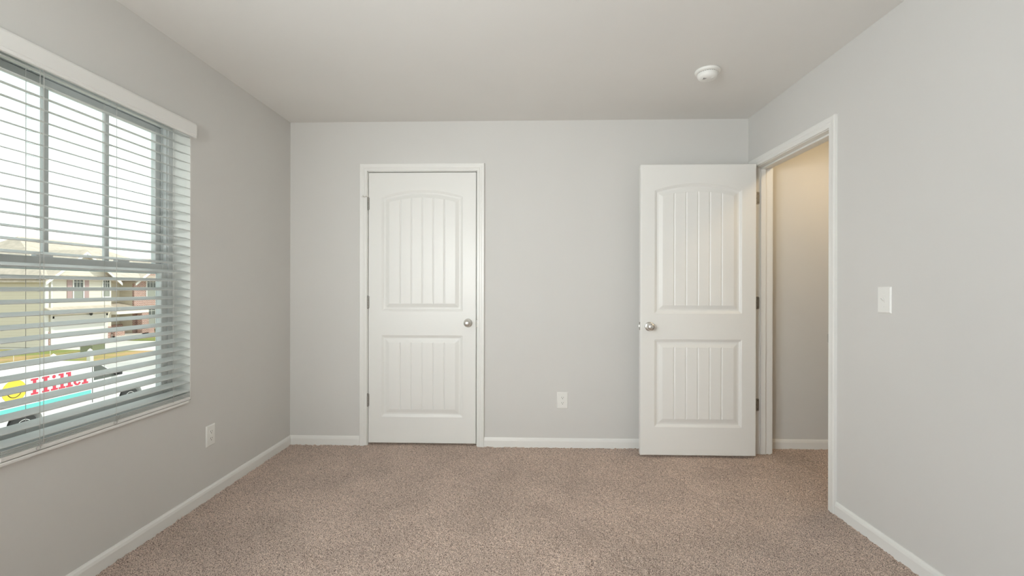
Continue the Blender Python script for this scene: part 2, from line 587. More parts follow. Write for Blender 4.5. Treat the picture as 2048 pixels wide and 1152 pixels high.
def hinge(root, x, z, y=-0.0055, leaf=None):
    b = MB()
    for k in range(5):
        z0 = z - 0.0445 + k * 0.0178
        b.lathe([(0.0058, 0.0006), (0.0062, 0.0012), (0.0062, 0.0166), (0.0058, 0.0172)], (x, y, z0), (0, 0, 1), 14)
    b.lathe([(0.0045, 0), (0.0068, 0.001), (0.0068, 0.003), (0.004, 0.005), (0, 0.0055)], (x, y, z + 0.0445), (0, 0, 1), 14)
    b.lathe([(0.0040, -0.005), (0.0066, -0.003), (0.0066, -0.001), (0.0045, 0)], (x, y, z - 0.0445), (0, 0, 1), 14)
    b.box(x - 0.012, x + 0.010, y + 0.004, y + 0.0056, z - 0.0445, z + 0.0445)
    return b.obj('hinge', m_hinge, root)

d1 = thing('door_1', (-1.181, 0.003, 0.014), 'closed white two panel plank door with arched top on the back wall', 'door', kind='structure')
slab(d1)
knob(d1, DW - 0.060, 0.905, 0.018)
for z in (1.800, 1.058, 0.322):
    hinge(d1, -0.002, z)
b = MB().tube([(-0.002, -0.0055, 1.852), (-0.010, -0.014, 1.853), (-0.022, -0.026, 1.846), (-0.036, -0.036, 1.852)], 0.0028, 8)
b.tube([(-0.002, -0.0055, 1.847), (-0.002, -0.0055, 1.858)], 0.0068, 12)
st_ = b.obj('hinge_pin_stop', m_nickel, d1)
MB().tube([(-0.036, -0.036, 1.844), (-0.036, -0.036, 1.861)], 0.0055, 12).obj('bumper', m_plate, st_)

SX2 = 0.983
d2 = thing('door_2', (0.806, -0.186, 0.014), 'open white two panel plank door swung in front of the back wall', 'door', kind='structure')
slab(d2, SX2)
knob(d2, 0.062, 0.900, -0.018)
b = MB().box(-0.0014, 0.0006, 0.005, 0.031, 0.874, 0.930, 0.0004)
lt = b.obj('latch_plate', m_hinge, d2)
b = MB()
b.prism([(0.0, 0.008), (-0.011, 0.012), (-0.011, 0.020), (0.0, 0.028)], lambda u, v, w_: (u, v, 0.894 + w_), 0.018)
b.obj('latch_bolt', m_hinge, lt)
for z in (1.812, 1.064, 0.336):
    # barrel between door edge and jamb, leaf screwed to the jamb face (y = JY1)
    hx = DW * SX2 + 0.016
    hb = MB()
    for k in range(5):
        z0 = z - 0.0445 + k * 0.0178
        hb.lathe([(0.0058, 0.0006), (0.0062, 0.0012), (0.0062, 0.0166), (0.0058, 0.0172)], (hx, 0.080, z0), (0, 0, 1), 14)
    hb.box(DW * SX2 + 0.0002, DW * SX2 + 0.0018, 0.004, 0.034, z - 0.0445, z + 0.0445)
    hb.box(DW * SX2 + 0.0002, hx, 0.033, 0.0346, z - 0.0445, z + 0.0445)
    hb.box(hx - 0.0012, hx + 0.0012, 0.034, 0.078, z - 0.0445, z + 0.0445)
    ho = hb.obj('hinge', m_hinge, d2)
    # jamb leaf with rounded corners
    jx0, jx1 = R - 0.806 + 0.001, R - 0.806 + 0.034
    r_ = 0.010
    poly = [(jx0, z - 0.0445)]
    for k in range(7):
        a = -pi / 2 + k * pi / 12
        poly.append((jx1 - r_ + r_ * math.cos(a), z - 0.0445 + r_ + r_ * math.sin(a)))
    for k in range(7):
        a = k * pi / 12
        poly.append((jx1 - r_ + r_ * math.cos(a), z + 0.0445 - r_ + r_ * math.sin(a)))
    poly.append((jx0, z + 0.0445))
    yj = JY1 + 0.186
    lf = MB().prism(poly, lambda u, v, w_: (u, yj - 0.0018 + w_, v), 0.0016).obj('jamb_leaf', m_hinge, ho)
    sb = MB()
    for sx_, sz in ((jx0 + 0.022, -0.030), (jx0 + 0.012, 0.0), (jx0 + 0.022, 0.030)):
        sb.lathe([(0.0032, 0), (0.0030, 0.0006), (0.0, 0.0007)], (sx_, yj - 0.0018, z + sz), (0, -1, 0), 12)
    sb.obj('screw', m_grey, ho)

# ------------------------------------------------------------------ window
w1 = thing('window_1', (-L - 0.13, (WY0 + WY1) / 2, WZ0), 'white single hung vinyl window with three upper panes', 'window', kind='structure')
FX0, FX1 = -L - 0.165, -L - 0.095
b = MB()
fw = 0.034
b.box(FX0, FX1, WY0, WY0 + fw, WZ0, WZ1, 0.002).box(FX0, FX1, WY1 - fw, WY1, WZ0, WZ1, 0.002)
b.box(FX0, FX1, WY0 + fw, WY1 - fw, WZ0, WZ0 + 0.035, 0.002).box(FX0, FX1, WY0 + fw, WY1 - fw, WZ1 - 0.035, WZ1, 0.002)
# track ribs of the side jambs
for yy, sg in ((WY0 + fw, 1), (WY1 - fw, -1)):
    for xx in (FX0 + 0.008, FX0 + 0.034, FX1 - 0.010):
        y_a, y_b = sorted((yy, yy + sg * 0.008))
        b.box(xx, xx + 0.004, y_a, y_b, WZ0 + 0.03, WZ1 - 0.03)
place(b.obj('frame', m_vinyl), w1)
ZM0, ZM1 = 1.250, 1.302
sy0, sy1 = WY0 + fw + 0.004, WY1 - fw - 0.004
def sash(name, x0, x1, z0, z1, rail_b, rail_t, stile=0.034):
    b = MB().box(x0, x1, sy0, sy0 + stile, z0, z1, 0.003).box(x0, x1, sy1 - stile, sy1, z0, z1, 0.003)
    b.box(x0, x1, sy0 + stile, sy1 - stile, z0, z0 + rail_b, 0.003).box(x0, x1, sy0 + stile, sy1 - stile, z1 - rail_t, z1, 0.003)
    o = place(b.obj(name, m_vinyl), w1)
    xm = (x0 + x1) / 2
    g = MB().box(xm - 0.002, xm + 0.002, sy0 + stile, sy1 - stile, z0 + rail_b, z1 - rail_t).obj('pane', m_glass)
    g.parent = o
    return o
up = sash('upper_sash', FX0 + 0.006, FX0 + 0.032, ZM0 + 0.002, WZ1 - 0.037, 0.046, 0.034)
lo = sash('lower_sash', FX0 + 0.038, FX0 + 0.064, WZ0 + 0.037, ZM1, 0.045, 0.046)
for yc in (-1.653, -1.383):
    xm = FX0 + 0.019
    mb = MB().box(xm - 0.008, xm + 0.008, yc - 0.010, yc + 0.010, ZM0 + 0.048, WZ1 - 0.071, 0.002).obj('muntin', m_vinyl)
    mb.parent = up
for yc in (-1.690, -1.335):
    lk = MB().box(FX0 + 0.040, FX0 + 0.062, yc - 0.032, yc + 0.032, ZM1 - 0.001, ZM1 + 0.007, 0.002)
    lk.box(FX0 + 0.030, FX0 + 0.056, yc - 0.018, yc + 0.018, ZM1 + 0.006, ZM1 + 0.016, 0.003)
    lk.box(FX0 + 0.048, FX0 + 0.060, yc - 0.002, yc + 0.030, ZM1 + 0.010, ZM1 + 0.017, 0.002)
    o = lk.obj('sash_lock', m_vinyl)
    o.parent = lo
b = MB().box(FX1 - 0.004, -L + 0.014, WY0 + 0.001, WY1 - 0.030, WZ0 - 0.010, WZ0 + 0.003, 0.003)
place(b.obj('sill', m_trim), w1)
b = MB().box(FX1 - 0.002, -L - 0.0005, WY1 - 0.005, WY1 + 0.001, WZ0 + 0.003, WZ1 - 0.005).box(FX1 - 0.002, -L - 0.0005, WY0 - 0.001, WY0 + 0.005, WZ0 + 0.003, WZ1 - 0.005)
b.box(FX1 - 0.002, -L - 0.0005, WY0 - 0.001, WY1 + 0.001, WZ1 - 0.005, WZ1 + 0.001)
place(b.obj('reveal_liner', m_trim), w1)

# added second window, unseen to the left; its roller shade glows as fill
w2 = thing('fill_window_2', (-L - 0.1, (BY0 + BY1) / 2, BZ0), 'added unseen left wall window with a roller shade glowing as fill light', 'window', kind='structure')
b = MB()
b.box(FX0, FX1, BY0, BY0 + 0.04, BZ0, BZ1, 0.003).box(FX0, FX1, BY1 - 0.04, BY1, BZ0, BZ1, 0.003)
b.box(FX0, FX1, BY0 + 0.04, BY1 - 0.04, BZ0, BZ0 + 0.04, 0.003).box(FX0, FX1, BY0 + 0.04, BY1 - 0.04, BZ1 - 0.04, BZ1, 0.003)
place(b.obj('frame', m_vinyl), w2)
xm = (FX0 + FX1) / 2
place(MB().box(xm - 0.002, xm + 0.002, BY0 + 0.04, BY1 - 0.04, BZ0 + 0.04, BZ1 - 0.04).obj('pane', m_glass), w2)
place(MB().box(-L - 0.042, -L - 0.040, BY0 + 0.02, BY1 - 0.02, BZ0 + 0.01, BZ1 - 0.04).obj('glow_fill_shade', glow_mat('added_fill_glow', (0.92, 0.99, 1.04), FILL_GLOW)), w2)
place(MB().tube([(-L - 0.04, BY0 + 0.01, BZ1 - 0.03), (-L - 0.04, BY1 - 0.01, BZ1 - 0.03)], 0.02, 14).obj('shade_roller', m_vinyl), w2)
portal('window_portal', (-L - 0.19, (WY0 + WY1) / 2, (WZ0 + WZ1) / 2), (1, 0, 0), 0.9, 1.45)

# ------------------------------------------------------------------ blind
bl = thing('window_blind', (-L - 0.012, (WY0 + WY1) / 2, WZ0 + 0.01), 'white horizontal slat blind with valance hanging in the window', 'blind')
SY0, SY1 = -1.942, -1.061
tilt = math.radians(14.5)
def slat(b, xc, zc, tl, y0=SY0, y1=SY1, t=0.0026, crown=0.0012, half=0.025):
    n = 6
    top, bot = [], []
    for k in range(n + 1):
        u = -half + 2 * half * k / n
        c = crown * (1 - (u / half) ** 2)
        for lst, off in ((top, c + t / 2), (bot, c - t / 2)):
            # u>0 is the room side; the window side sits higher
            lst.append((xc + u * math.cos(tl) + off * math.sin(tl), zc - u * math.sin(tl) + off * math.cos(tl)))
    poly = top + bot[::-1]
    b.prism(poly, lambda u, v, w_: (u, y0 + w_, v), y1 - y0)
b = MB()
xc = -L - 0.012
z_front = [1.213 + 0.0443 * k for k in range(-13, 18)]
for zf in z_front:
    slat(b, xc, zf + 0.025 * math.sin(tilt), tilt)
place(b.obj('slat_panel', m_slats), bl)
b = MB()
for k in range(5):
    slat(b, xc, 0.6085 + 0.0042 * k, 0.0, crown=0.0008, t=0.0024)
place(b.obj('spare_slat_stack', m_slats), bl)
b = MB().box(xc - 0.025, xc + 0.025, SY0, SY1, 0.590, 0.6065, 0.003)
place(b.obj('bottom_rail', m_slat), bl)
b = MB().box(-L - 0.040, -L + 0.020, WY0 + 0.006, WY1 - 0.006, 2.002, 2.046, 0.002)
place(b.obj('headrail', m_slat), bl)
# valance: moulded front board with a bead near its lower edge, ends rounded over
vp = [(0, 0), (0.0105, 0), (0.0125, 0.003), (0.0125, 0.008), (0.0105, 0.010), (0.0105, 0.013), (0.013, 0.016), (0.013, 0.066), (0.011, 0.072), (0.006, 0.078), (0, 0.078)]
b = MB().prism(vp, lambda u, v, w_: (-L + 0.030 + u, -2.02 + w_, 1.968 + v), 2.02 - 1.056)
b.box(-L + 0.0005, -L + 0.0305, -1.068, -1.056, 1.972, 2.044, 0.003)
b.box(-L + 0.0005, -L + 0.0305, -2.02, -2.008, 1.972, 2.044, 0.003)
place(b.obj('valance', m_slat), bl)
for yc in (-1.818, -1.503, -1.180):
    b = MB()
    xf, xb = -L + 0.0150, -L - 0.0385
    b.tube([(xf, yc, 2.004), (xf, yc, 0.603)], 0.0008, 6)
    b.tube([(xb, yc, 2.004), (xb, yc, 0.603)], 0.0008, 6)
    for zf in z_front:
        b.tube([(xf, yc, zf - 0.0035), (xb, yc, zf + 2 * 0.025 * math.sin(tilt) - 0.004)], 0.0006, 4)
    place(b.obj('ladder_cord', m_cord), bl)
b = MB().tube([(-L + 0.0165, -1.806, 2.0), (-L + 0.0165, -1.806, 0.612)], 0.0009, 6)
place(b.obj('lift_cord', m_cord), bl)
for yc in (-1.818, -1.503):
    b = MB()
    pts = []
    for k in range(13):
        a = 2 * pi * k / 12
        pts.append((-L + 0.0165, yc - 0.006 + 0.008 * math.cos(a), 0.600 + 0.006 * math.sin(a)))
    b.tube(pts, 0.0012, 6)
    b.lathe([(0.004, 0), (0.005, 0.002), (0.004, 0.004)], (-L + 0.0125, yc + 0.004, 0.607), (1, 0, 0), 12)
    b.tube([(-L + 0.0155, yc + 0.004, 0.612), (-L + 0.0165, yc + 0.016, 0.624)], 0.0010, 6)
    place(b.obj('cord_tie', m_cord), bl)

# ------------------------------------------------------------------ outlets, switch, smoke detector
def plate(b, w_, h_, t=0.006):
    """wall plate lying in the xz plane, face to -y, bevelled rim"""
    r1, r2 = 0.0045, 0.0
    a = [(-w_ / 2, 0, -h_ / 2), (w_ / 2, 0, -h_ / 2), (w_ / 2, 0, h_ / 2), (-w_ / 2, 0, h_ / 2)]
    m_ = [(-w_ / 2, -0.002, -h_ / 2), (w_ / 2, -0.002, -h_ / 2), (w_ / 2, -0.002, h_ / 2), (-w_ / 2, -0.002, h_ / 2)]
    c = [((w_ / 2 - r1) * sx, -t, (h_ / 2 - r1) * sz) for sx, sz in ((-1, -1), (1, -1), (1, 1), (-1, 1))]
    ff = [(0, 1, 2, 3)]
    for o in (0, 4):
        for i in range(4):
            j = (i + 1) % 4
            ff.append((o + i, o + j, o + 4 + j, o + 4 + i))
    ff.append((8, 9, 10, 11))
    b.add(a + m_ + c, ff)

def outlet(loc, rz, label, w_, h_):
    o = thing('power_outlet', loc, label, 'outlet', rot=(0, 0, rz))
    b = MB()
    plate(b, w_, h_)
    b.obj('cover_plate', m_plate, o)
    for sg in (1, -1):
        zc = sg * 0.0195
        pts = []
        for k in range(24):
            a = 2 * pi * k / 24
            pts.append((0.0170 * math.cos(a), zc + max(-0.0125, min(0.0125, 0.0170 * math.sin(a)))))
        rc = MB().prism(pts, lambda u, v, d_: (u, -0.0058 - d_, v), 0.0020).obj('receptacle', m_plate, o)
        s_ = MB().box(-0.0075, -0.0055, -0.0082, -0.0070, zc - 0.001, zc + 0.008)
        s_.box(0.0055, 0.0075, -0.0082, -0.0070, zc + 0.0005, zc + 0.007)
        s_.lathe([(0.0026, 0), (0.0026, 0.0012), (0, 0.0012)], (0, -0.0070, zc - 0.0065), (0, -1, 0), 12)
        s_.obj('slot', m_dark, rc)
    MB().lathe([(0.0028, 0), (0.0026, 0.0008), (0, 0.001)], (0, -0.006, 0), (0, -1, 0), 12).obj('screw', m_plate, o)
    return o
outlet((0.278, 0, 0.347), 0, 'white duplex outlet low on the back wall between the two doors', 0.080, 0.121)
outlet((-L, -0.888, 0.348), pi / 2, 'white duplex outlet low on the left wall beside the window', 0.072, 0.117)

sw = thing('light_switch', (R, -1.296, 1.131), 'white toggle light switch on the right wall beside the doorway', 'switch', rot=(0, 0, -pi / 2))
b = MB()
plate(b, 0.078, 0.120)
b.obj('cover_plate', m_plate, sw)
b = MB().box(-0.0055, 0.0055, -0.0068, -0.0050, -0.0125, 0.0125, 0.0006)
b.prism([(0.002, -0.0055), (0.002, 0.0055), (0.0125, 0.0125), (0.0135, 0.0085)], lambda u, v, d_: (-0.004 + d_, -0.0062 - u, v), 0.008)
b.obj('toggle', m_plate, sw)
for zz in (0.030, -0.030):
    MB().lathe([(0.0028, 0), (0.0026, 0.0008), (0, 0.001)], (0, -0.006, zz), (0, -1, 0), 12).obj('screw', m_plate, sw)

sd = thing('smoke_detector', (1.040, -0.770, H), 'round white smoke detector on the ceiling near the doorway', 'smoke detector')
MB().lathe([(0.066, 0), (0.069, 0.003), (0.069, 0.009), (0.066, 0.015), (0.058, 0.018)], (0, 0, 0), (0, 0, -1), 56).obj('base', m_plate, sd, 50)
MB().lathe([(0.0525, 0.016), (0.0525, 0.021)], (0, 0, 0), (0, 0, -1), 56).obj('vent_gap', m_grey, sd)
b = MB().lathe([(0.0545, 0.0205), (0.0560, 0.022), (0.0555, 0.032), (0.0520, 0.041), (0.0450, 0.048), (0.034, 0.052), (0.018, 0.0535), (0.0, 0.054)], (0, 0, 0), (0, 0, -1), 56)
for k in range(28):
    a = 2 * pi * k / 28
    b.box(0.0540 * math.cos(a) - 0.0015, 0.0540 * math.cos(a) + 0.0015, 0.0540 * math.sin(a) - 0.0015, 0.0540 * math.sin(a) + 0.0015, -0.0215, -0.0165)
cv = b.obj('cover', m_plate, sd, 40)
b = MB()
for i in range(3):
    for j in range(3):
        b.box(-0.030 + 0.006 * i, -0.0265 + 0.006 * i, -0.022 + 0.006 * j, -0.0185 + 0.006 * j, -0.0535, -0.0505)
b.obj('sounder_grille', m_grey, cv)
MB().lathe([(0.008, 0), (0.008, 0.003), (0.006, 0.004), (0, 0.004)], (0.018, -0.024, -0.0505), (0, 0, -1), 20).obj('test_button', m_plate, cv)

# ------------------------------------------------------------------ hall lamp, out of the frame
def ceiling_lamp(loc, radius, color, strength, label):
    o = thing('ceiling_lamp', loc, label, 'lamp')
    MB().lathe([(radius + 0.012, 0), (radius + 0.012, 0.05), (radius, 0.055)], (0, 0, 0), (0, 0, -1), 48).obj('housing', m_plate, o, 40)
    MB().lathe([(radius, 0.0545), (radius * 0.98, 0.062), (radius * 0.75, 0.074), (radius * 0.4, 0.080), (0, 0.082)], (0, 0, 0), (0, 0, -1), 48).obj('diffuser', glow_mat('lamp_glow', color, strength), o, 60)
    return o
# added unseen fill fixture: bowl bounces off the ceiling, head faces the back wall
fl = thing('fill_lamp', (-0.95, -3.78, 0.0), 'added fill lamp unseen behind the camera with an upward bowl and a side head', 'lamp')
MB().lathe([(0.14, 0.0), (0.14, 0.012), (0.10, 0.022), (0.016, 0.03)], (0, 0, 0), (0, 0, 1), 36).obj('base', m_nickel, fl, 40)
MB().tube([(0, 0, 0.025), (0, 0, 1.36)], 0.011, 14).obj('pole', m_nickel, fl)
MB().lathe([(0.02, 1.34), (0.07, 1.36), (0.13, 1.42), (0.15, 1.47), (0.146, 1.47), (0.125, 1.425), (0.06, 1.37), (0.0, 1.36)], (0, 0, 0), (0, 0, 1), 40).obj('bowl', m_nickel, fl, 50)
MB().tube([(0, 0, 1.15), (0.06, 0.03, 1.20), (0.16, 0.04, 1.26)], 0.008, 10).obj('arm', m_nickel, fl)
MB().lathe([(0.02, -0.10), (0.06, -0.08), (0.075, 0.02), (0.071, 0.02), (0.055, -0.07), (0.0, -0.075)], (0.16, 0.06, 1.26), (0, 1, -0.05), 32).obj('head', m_nickel, fl, 50)
def spot(name, power, angle, pos, aim, color):
    d = bpy.data.lights.new(name, 'SPOT')
    d.energy = power
    d.spot_size = math.radians(angle)
    d.spot_blend = 1.0
    d.shadow_soft_size = 0.07
    d.color = color
    o = bpy.data.objects.new(name, d)
    o.location = pos
    o.rotation_euler = (Vector(aim) - o.location).to_track_quat('-Z', 'Y').to_euler()
    col.objects.link(o)
spot('fill_head_light', SPOT, 84, (-0.79, -3.56, 1.26), (0.0, 0.0, 1.10), (0.965, 1.0, 0.975))  # both spots are added fill light for the room
spot('fill_bowl_light', BOUNCE, 130, (-0.95, -3.78, 1.585), (-0.65, -1.8, 2.43), (0.965, 1.0, 0.975))
ceiling_lamp((R + RT + 0.42, -0.62, H), 0.12, (1.0, 0.75, 0.44), HALL, 'flush warm ceiling lamp in the hall beyond the doorway')

# ------------------------------------------------------------------ street outside
m_conc = add_noise(mat('concrete', (0.62, 0.60, 0.56), 0.9), (0.56, 0.54, 0.50), (0.64, 0.62, 0.58), 0.8)
m_road = add_noise(mat('pale_asphalt', (0.5, 0.49, 0.47), 0.9), (0.46, 0.45, 0.43), (0.53, 0.52, 0.50), 0.7)
m_grass = add_noise(mat('dry_lawn', (0.3, 0.3, 0.1), 1.0), (0.20, 0.23, 0.055), (0.46, 0.30, 0.14), 0.35, 0.42, 0.62, 5.0)
m_sid = lap_siding('cream_siding', (0.66, 0.61, 0.50), 0.20, shadow=0.025)
m_sid_w = lap_siding('pale_siding', (0.70, 0.66, 0.57), 0.20, shadow=0.02)
m_shingle = lap_siding('roof_shingle', (0.42, 0.36, 0.30), 0.14, shadow=0.02)
add_noise(m_shingle, (0.48, 0.42, 0.35), (0.60, 0.52, 0.44), 3.0)
m_brick = brick_mat('red_brick')
m_white = mat('white_trim_paint', (0.78, 0.77, 0.74), 0.5)
m_shut = mat('mauve_shutter', (0.42, 0.30, 0.29), 0.6)
m_pane = mat('house_glass', (0.10, 0.11, 0.10), 0.08)
m_screen = mat('window_screen', (0.30, 0.31, 0.27), 0.7)
m_garage = lap_siding('garage_panel', (0.74, 0.73, 0.70), 0.53, shadow=0.02)

g = MB().box(-90, 40, -60, 120, G - 0.4, G - 0.02)
tag(g.obj('ground', m_conc), 'pale concrete ground of the street below', 'ground', kind='structure')
g = MB().box(-22.6, -6.5, -40, 100, G - 0.03, G)
tag(g.obj('street', m_road), 'pale street with the parked van', 'road', kind='structure')
g = MB().box(-45, -28.7, -20, 26.2, G - 0.03, G + 0.03)
tag(g.obj('lawn', m_grass), 'green lawn beside the cream house', 'lawn', kind='structure')
g = MB().box(-27.0, -23.2, -20, 26.0, G - 0.03, G + 0.03)
tag(g.obj('lawn', m_grass), 'tan and green grass verge along the street', 'lawn', kind='structure')
g = MB().box(-32.4, -28.7, 31.8, 44, G - 0.03, G + 0.03)
tag(g.obj('lawn', m_grass), 'small lawn in front of the brick porch', 'lawn', kind='structure')
g = MB().box(-23.2, -22.6, -20, 26.0, G - 0.03, G + 0.10, 0.03)
tag(g.obj('curb', m_conc), 'white concrete curb beside the street', 'curb', kind='structure')

hs = thing('house', (-36, 33, G), 'cream sided house with garage and red brick porch across the street', 'house')
def hpart(b, name, m):
    return place(b.obj(name, m), hs)
HXF = -33.0
# garage block with its street gable
b = MB().prism([(27.5, G), (32.5, G), (32.5, 1.85), (30.0, 3.75), (27.5, 1.85)], lambda u, v, w_: (HXF - w_, u, v), 6.0)
hpart(b, 'front_wall', m_sid_w)
b = MB().box(-43, HXF - 0.02, 27.44, 27.5, G, 1.85)
hpart(b, 'side_wall', m_sid)
b = MB().box(-43, -34.6, 27.6, 41.5, G, 1.85)
hpart(b, 'main_wall', m_sid)
# main hip roof
A = [(-43.5, 27.0, 1.8), (-32.6, 27.0, 1.8), (-32.6, 42.2, 1.8), (-43.5, 42.2, 1.8), (-38.0, 30.1, 4.95), (-38.0, 35.2, 4.95)]
b = MB().add(A + [(x, y, z - 0.12) for x, y, z in A[:4]], [(0, 1, 4), (1, 2, 5, 4), (2, 3, 5), (3, 0, 4, 5), (6, 7, 8, 9), (0, 6, 7, 1), (1, 7, 8, 2), (2, 8, 9, 3), (3, 9, 6, 0)])
hpart(b, 'main_roof', m_shingle)
def gable(b, yc, half, ze, zr, x0, x1, t=0.14):
    for sg in (-1, 1):
        p = [(yc, zr), (yc + sg * half, ze), (yc + sg * half, ze - t), (yc, zr - t)]
        b.prism(p, lambda u, v, w_: (x0 - w_, u, v), x0 - x1)
b = MB(); gable(b, 30.0, 2.95, 1.62, 3.92, HXF + 0.45, -37.5)
hpart(b, 'gable_roof', m_shingle)
b = MB(); gable(b, 30.0, 2.98, 1.50, 3.80, HXF + 0.50, HXF + 0.44, 0.20)
hpart(b, 'rake_board', m_white)
# right-hand brick block with its own gable
b = MB().prism([(35.0, G), (40.5, G), (40.5, 1.85), (37.75, 3.6), (35.0, 1.85)], lambda u, v, w_: (HXF - 0.3 - w_, u, v), 0.16)
hpart(b, 'brick_wall', m_brick)
b = MB().prism([(35.02, G), (40.48, G), (40.48, 1.85), (37.75, 3.55), (35.02, 1.85)], lambda u, v, w_: (HXF - 0.46 - w_, u, v), 2.3)
hpart(b, 'wing_wall', m_sid)
b = MB(); gable(b, 37.75, 3.1, 1.62, 3.75, HXF + 0.15, -37.5)
hpart(b, 'gable_roof', m_shingle)
b = MB(); gable(b, 37.75, 3.13, 1.50, 3.63, HXF + 0.20, HXF + 0.14, 0.20)
hpart(b, 'rake_board', m_white)
# corner board and downspout
b = MB().box(HXF - 0.10, HXF + 0.03, 27.40, 27.60, G, 1.75).box(HXF + 0.02, HXF + 0.11, 27.72, 27.82, G, 1.75)
hpart(b, 'downspout', m_white)
# garage
b = MB().box(HXF, HXF + 0.03, 28.0, 32.0, G, -1.05)
hpart(b, 'garage_door', m_garage)
b = MB().box(HXF, HXF + 0.05, 27.85, 28.0, G, -0.9).box(HXF, HXF + 0.05, 32.0, 32.15, G, -0.9).box(HXF, HXF + 0.05, 27.85, 32.15, -1.05, -0.9)
hpart(b, 'garage_frame', m_white)
b = MB().prism([(0.0, -0.25), (1.0, -0.62), (1.0, -0.74), (0.0, -0.74)], lambda u, v, w_: (HXF + u, 27.3 + w_, v), 5.0)
hpart(b, 'garage_awning', m_shingle)
for ya, yb in ((27.62, 27.85), (32.15, 32.45)):
    hpart(MB().box(HXF, HXF + 0.05, ya, yb, G, -1.95), 'brick_pier', m_brick)
b = MB().lathe([(0.03, 0), (0.09, 0.05), (0.11, 0.22), (0.05, 0.30), (0.0, 0.33)], (HXF + 0.18, 30.6, -0.98), (0, 0, 1), 12)
hpart(b, 'wall_lantern', m_dark)
def hwin(y0, y1, z0, z1, x, shutters=True):
    wd = y1 - y0
    f = MB().box(x, x + 0.06, y0 - 0.08, y1 + 0.08, z0 - 0.08, z0).box(x, x + 0.06, y0 - 0.08, y1 + 0.08, z1, z1 + 0.08)
    f.box(x, x + 0.06, y0 - 0.08, y0, z0, z1).box(x, x + 0.06, y1, y1 + 0.08, z0, z1)
    zm = (z0 + z1) / 2
    f.box(x, x + 0.05, y0, y1, zm - 0.03, zm + 0.03)
    for k in (1, 2):
        f.box(x + 0.01, x + 0.04, y0 + wd * k / 3 - 0.012, y0 + wd * k / 3 + 0.012, zm + 0.03, z1)
    f.box(x + 0.01, x + 0.04, y0, y1, z1 - 0.2, z1 - 0.17)
    fo = hpart(f, 'window', m_white)
    for nm, a, c, mm in (('upper_pane', zm, z1, m_pane), ('lower_pane', z0, zm, m_screen)):
        p = MB().box(x + 0.002, x + 0.015, y0, y1, a, c).obj(nm, mm)
        p.parent = fo
    if shutters:
        for a in (y0 - 0.48, y1 + 0.10):
            hpart(MB().box(x, x + 0.05, a, a + 0.36, z0 - 0.05, z1 + 0.05, 0.01), 'shutter', m_shut)
hwin(29.40, 30.12, 0.35, 1.72, HXF)
hwin(31.75, 32.30, 0.42, 1.68, HXF, False)
hwin(36.3, 37.3, 0.30, 1.75, HXF - 0.3, False)
hwin(36.0, 37.2, -2.1, -0.75, HXF - 0.3, False)
# porch
b = MB().prism([(-0.9, 0.0), (1.6, -0.62), (1.6, -0.80), (-0.9, -0.80)], lambda u, v, w_: (-34.2 + u, 32.5 + w_, v), 3.2)
hpart(b, 'porch_roof', m_shingle)
b = MB().box(-34.6, -32.6, 32.5, 35.7, -1.02, -0.80)
hpart(b, 'porch_beam', m_white)
b = MB().box(-33.0, -32.6, 35.0, 35.7, G, -1.0)
hpart(b, 'porch_column', m_brick)
b = MB().box(-34.6, -32.6, 32.5, 35.7, G, G + 0.25)
hpart(b, 'porch_floor', m_conc)
b = MB().box(-34.62, -34.55, 33.2, 34.2, G + 0.25, -0.95)
hpart(b, 'front_door', m_shut)
hpart(MB().box(-32.9, -32.7, 32.5, 33.4, G, -2.2), 'porch_wall', m_brick)
hpart(MB().box(-34.5, -34.3, 33.2, 35.0, G + 0.2, -2.0), 'porch_wall', m_brick)

m_leaf = add_noise(mat('shrub_leaf', (0.2, 0.22, 0.08), 0.9), (0.10, 0.13, 0.04), (0.34, 0.33, 0.16), 6.0)
def shrub(loc, r, label):
    rng = random.Random(4)
    b = MB()
    for k in range(420):
        v = Vector((rng.gauss(0, 1), rng.gauss(0, 1), rng.gauss(0, 1))).normalized() * r * rng.uniform(0.75, 1.0)
        v.z = v.z * 0.8 + r * 0.75
        n = Vector((rng.gauss(0, 1), rng.gauss(0, 1), rng.gauss(0, 1))).normalized()
        q = n.to_track_quat('Z', 'Y').to_matrix()
        s_ = r * 0.16
        b.quad(*[tuple(v + q @ Vector(p)) for p in ((-s_, 0, 0), (0, -s_ * 0.5, 0), (s_, 0, 0), (0, s_ * 0.5, 0))])
    o = thing('shrub', loc, label, 'shrub')
    b.obj('foliage', m_leaf, o)
    MB().lathe([(r * 0.12, 0), (r * 0.08, r * 0.5), (r * 0.03, r)], (0, 0, 0), (0, 0, 1), 8).obj('stem', m_shut, o)
    return o
shrub((-31.6, 36.0, G + 0.03), 0.62, 'rounded green shrub in front of the brick house wall')

m_box = mat('utility_green', (0.20, 0.22, 0.13), 0.6)
ub = thing('utility_box', (-27.6, 25.3, G + 0.0), 'green metal utility box on the grass across the street', 'utility box')
MB().box(-0.4, 0.4, -0.45, 0.45, 0, 0.55, 0.03).obj('cabinet', m_box, ub)
MB().box(-0.45, 0.45, -0.5, 0.5, 0.55, 0.66, 0.03).obj('lid', m_box, ub)

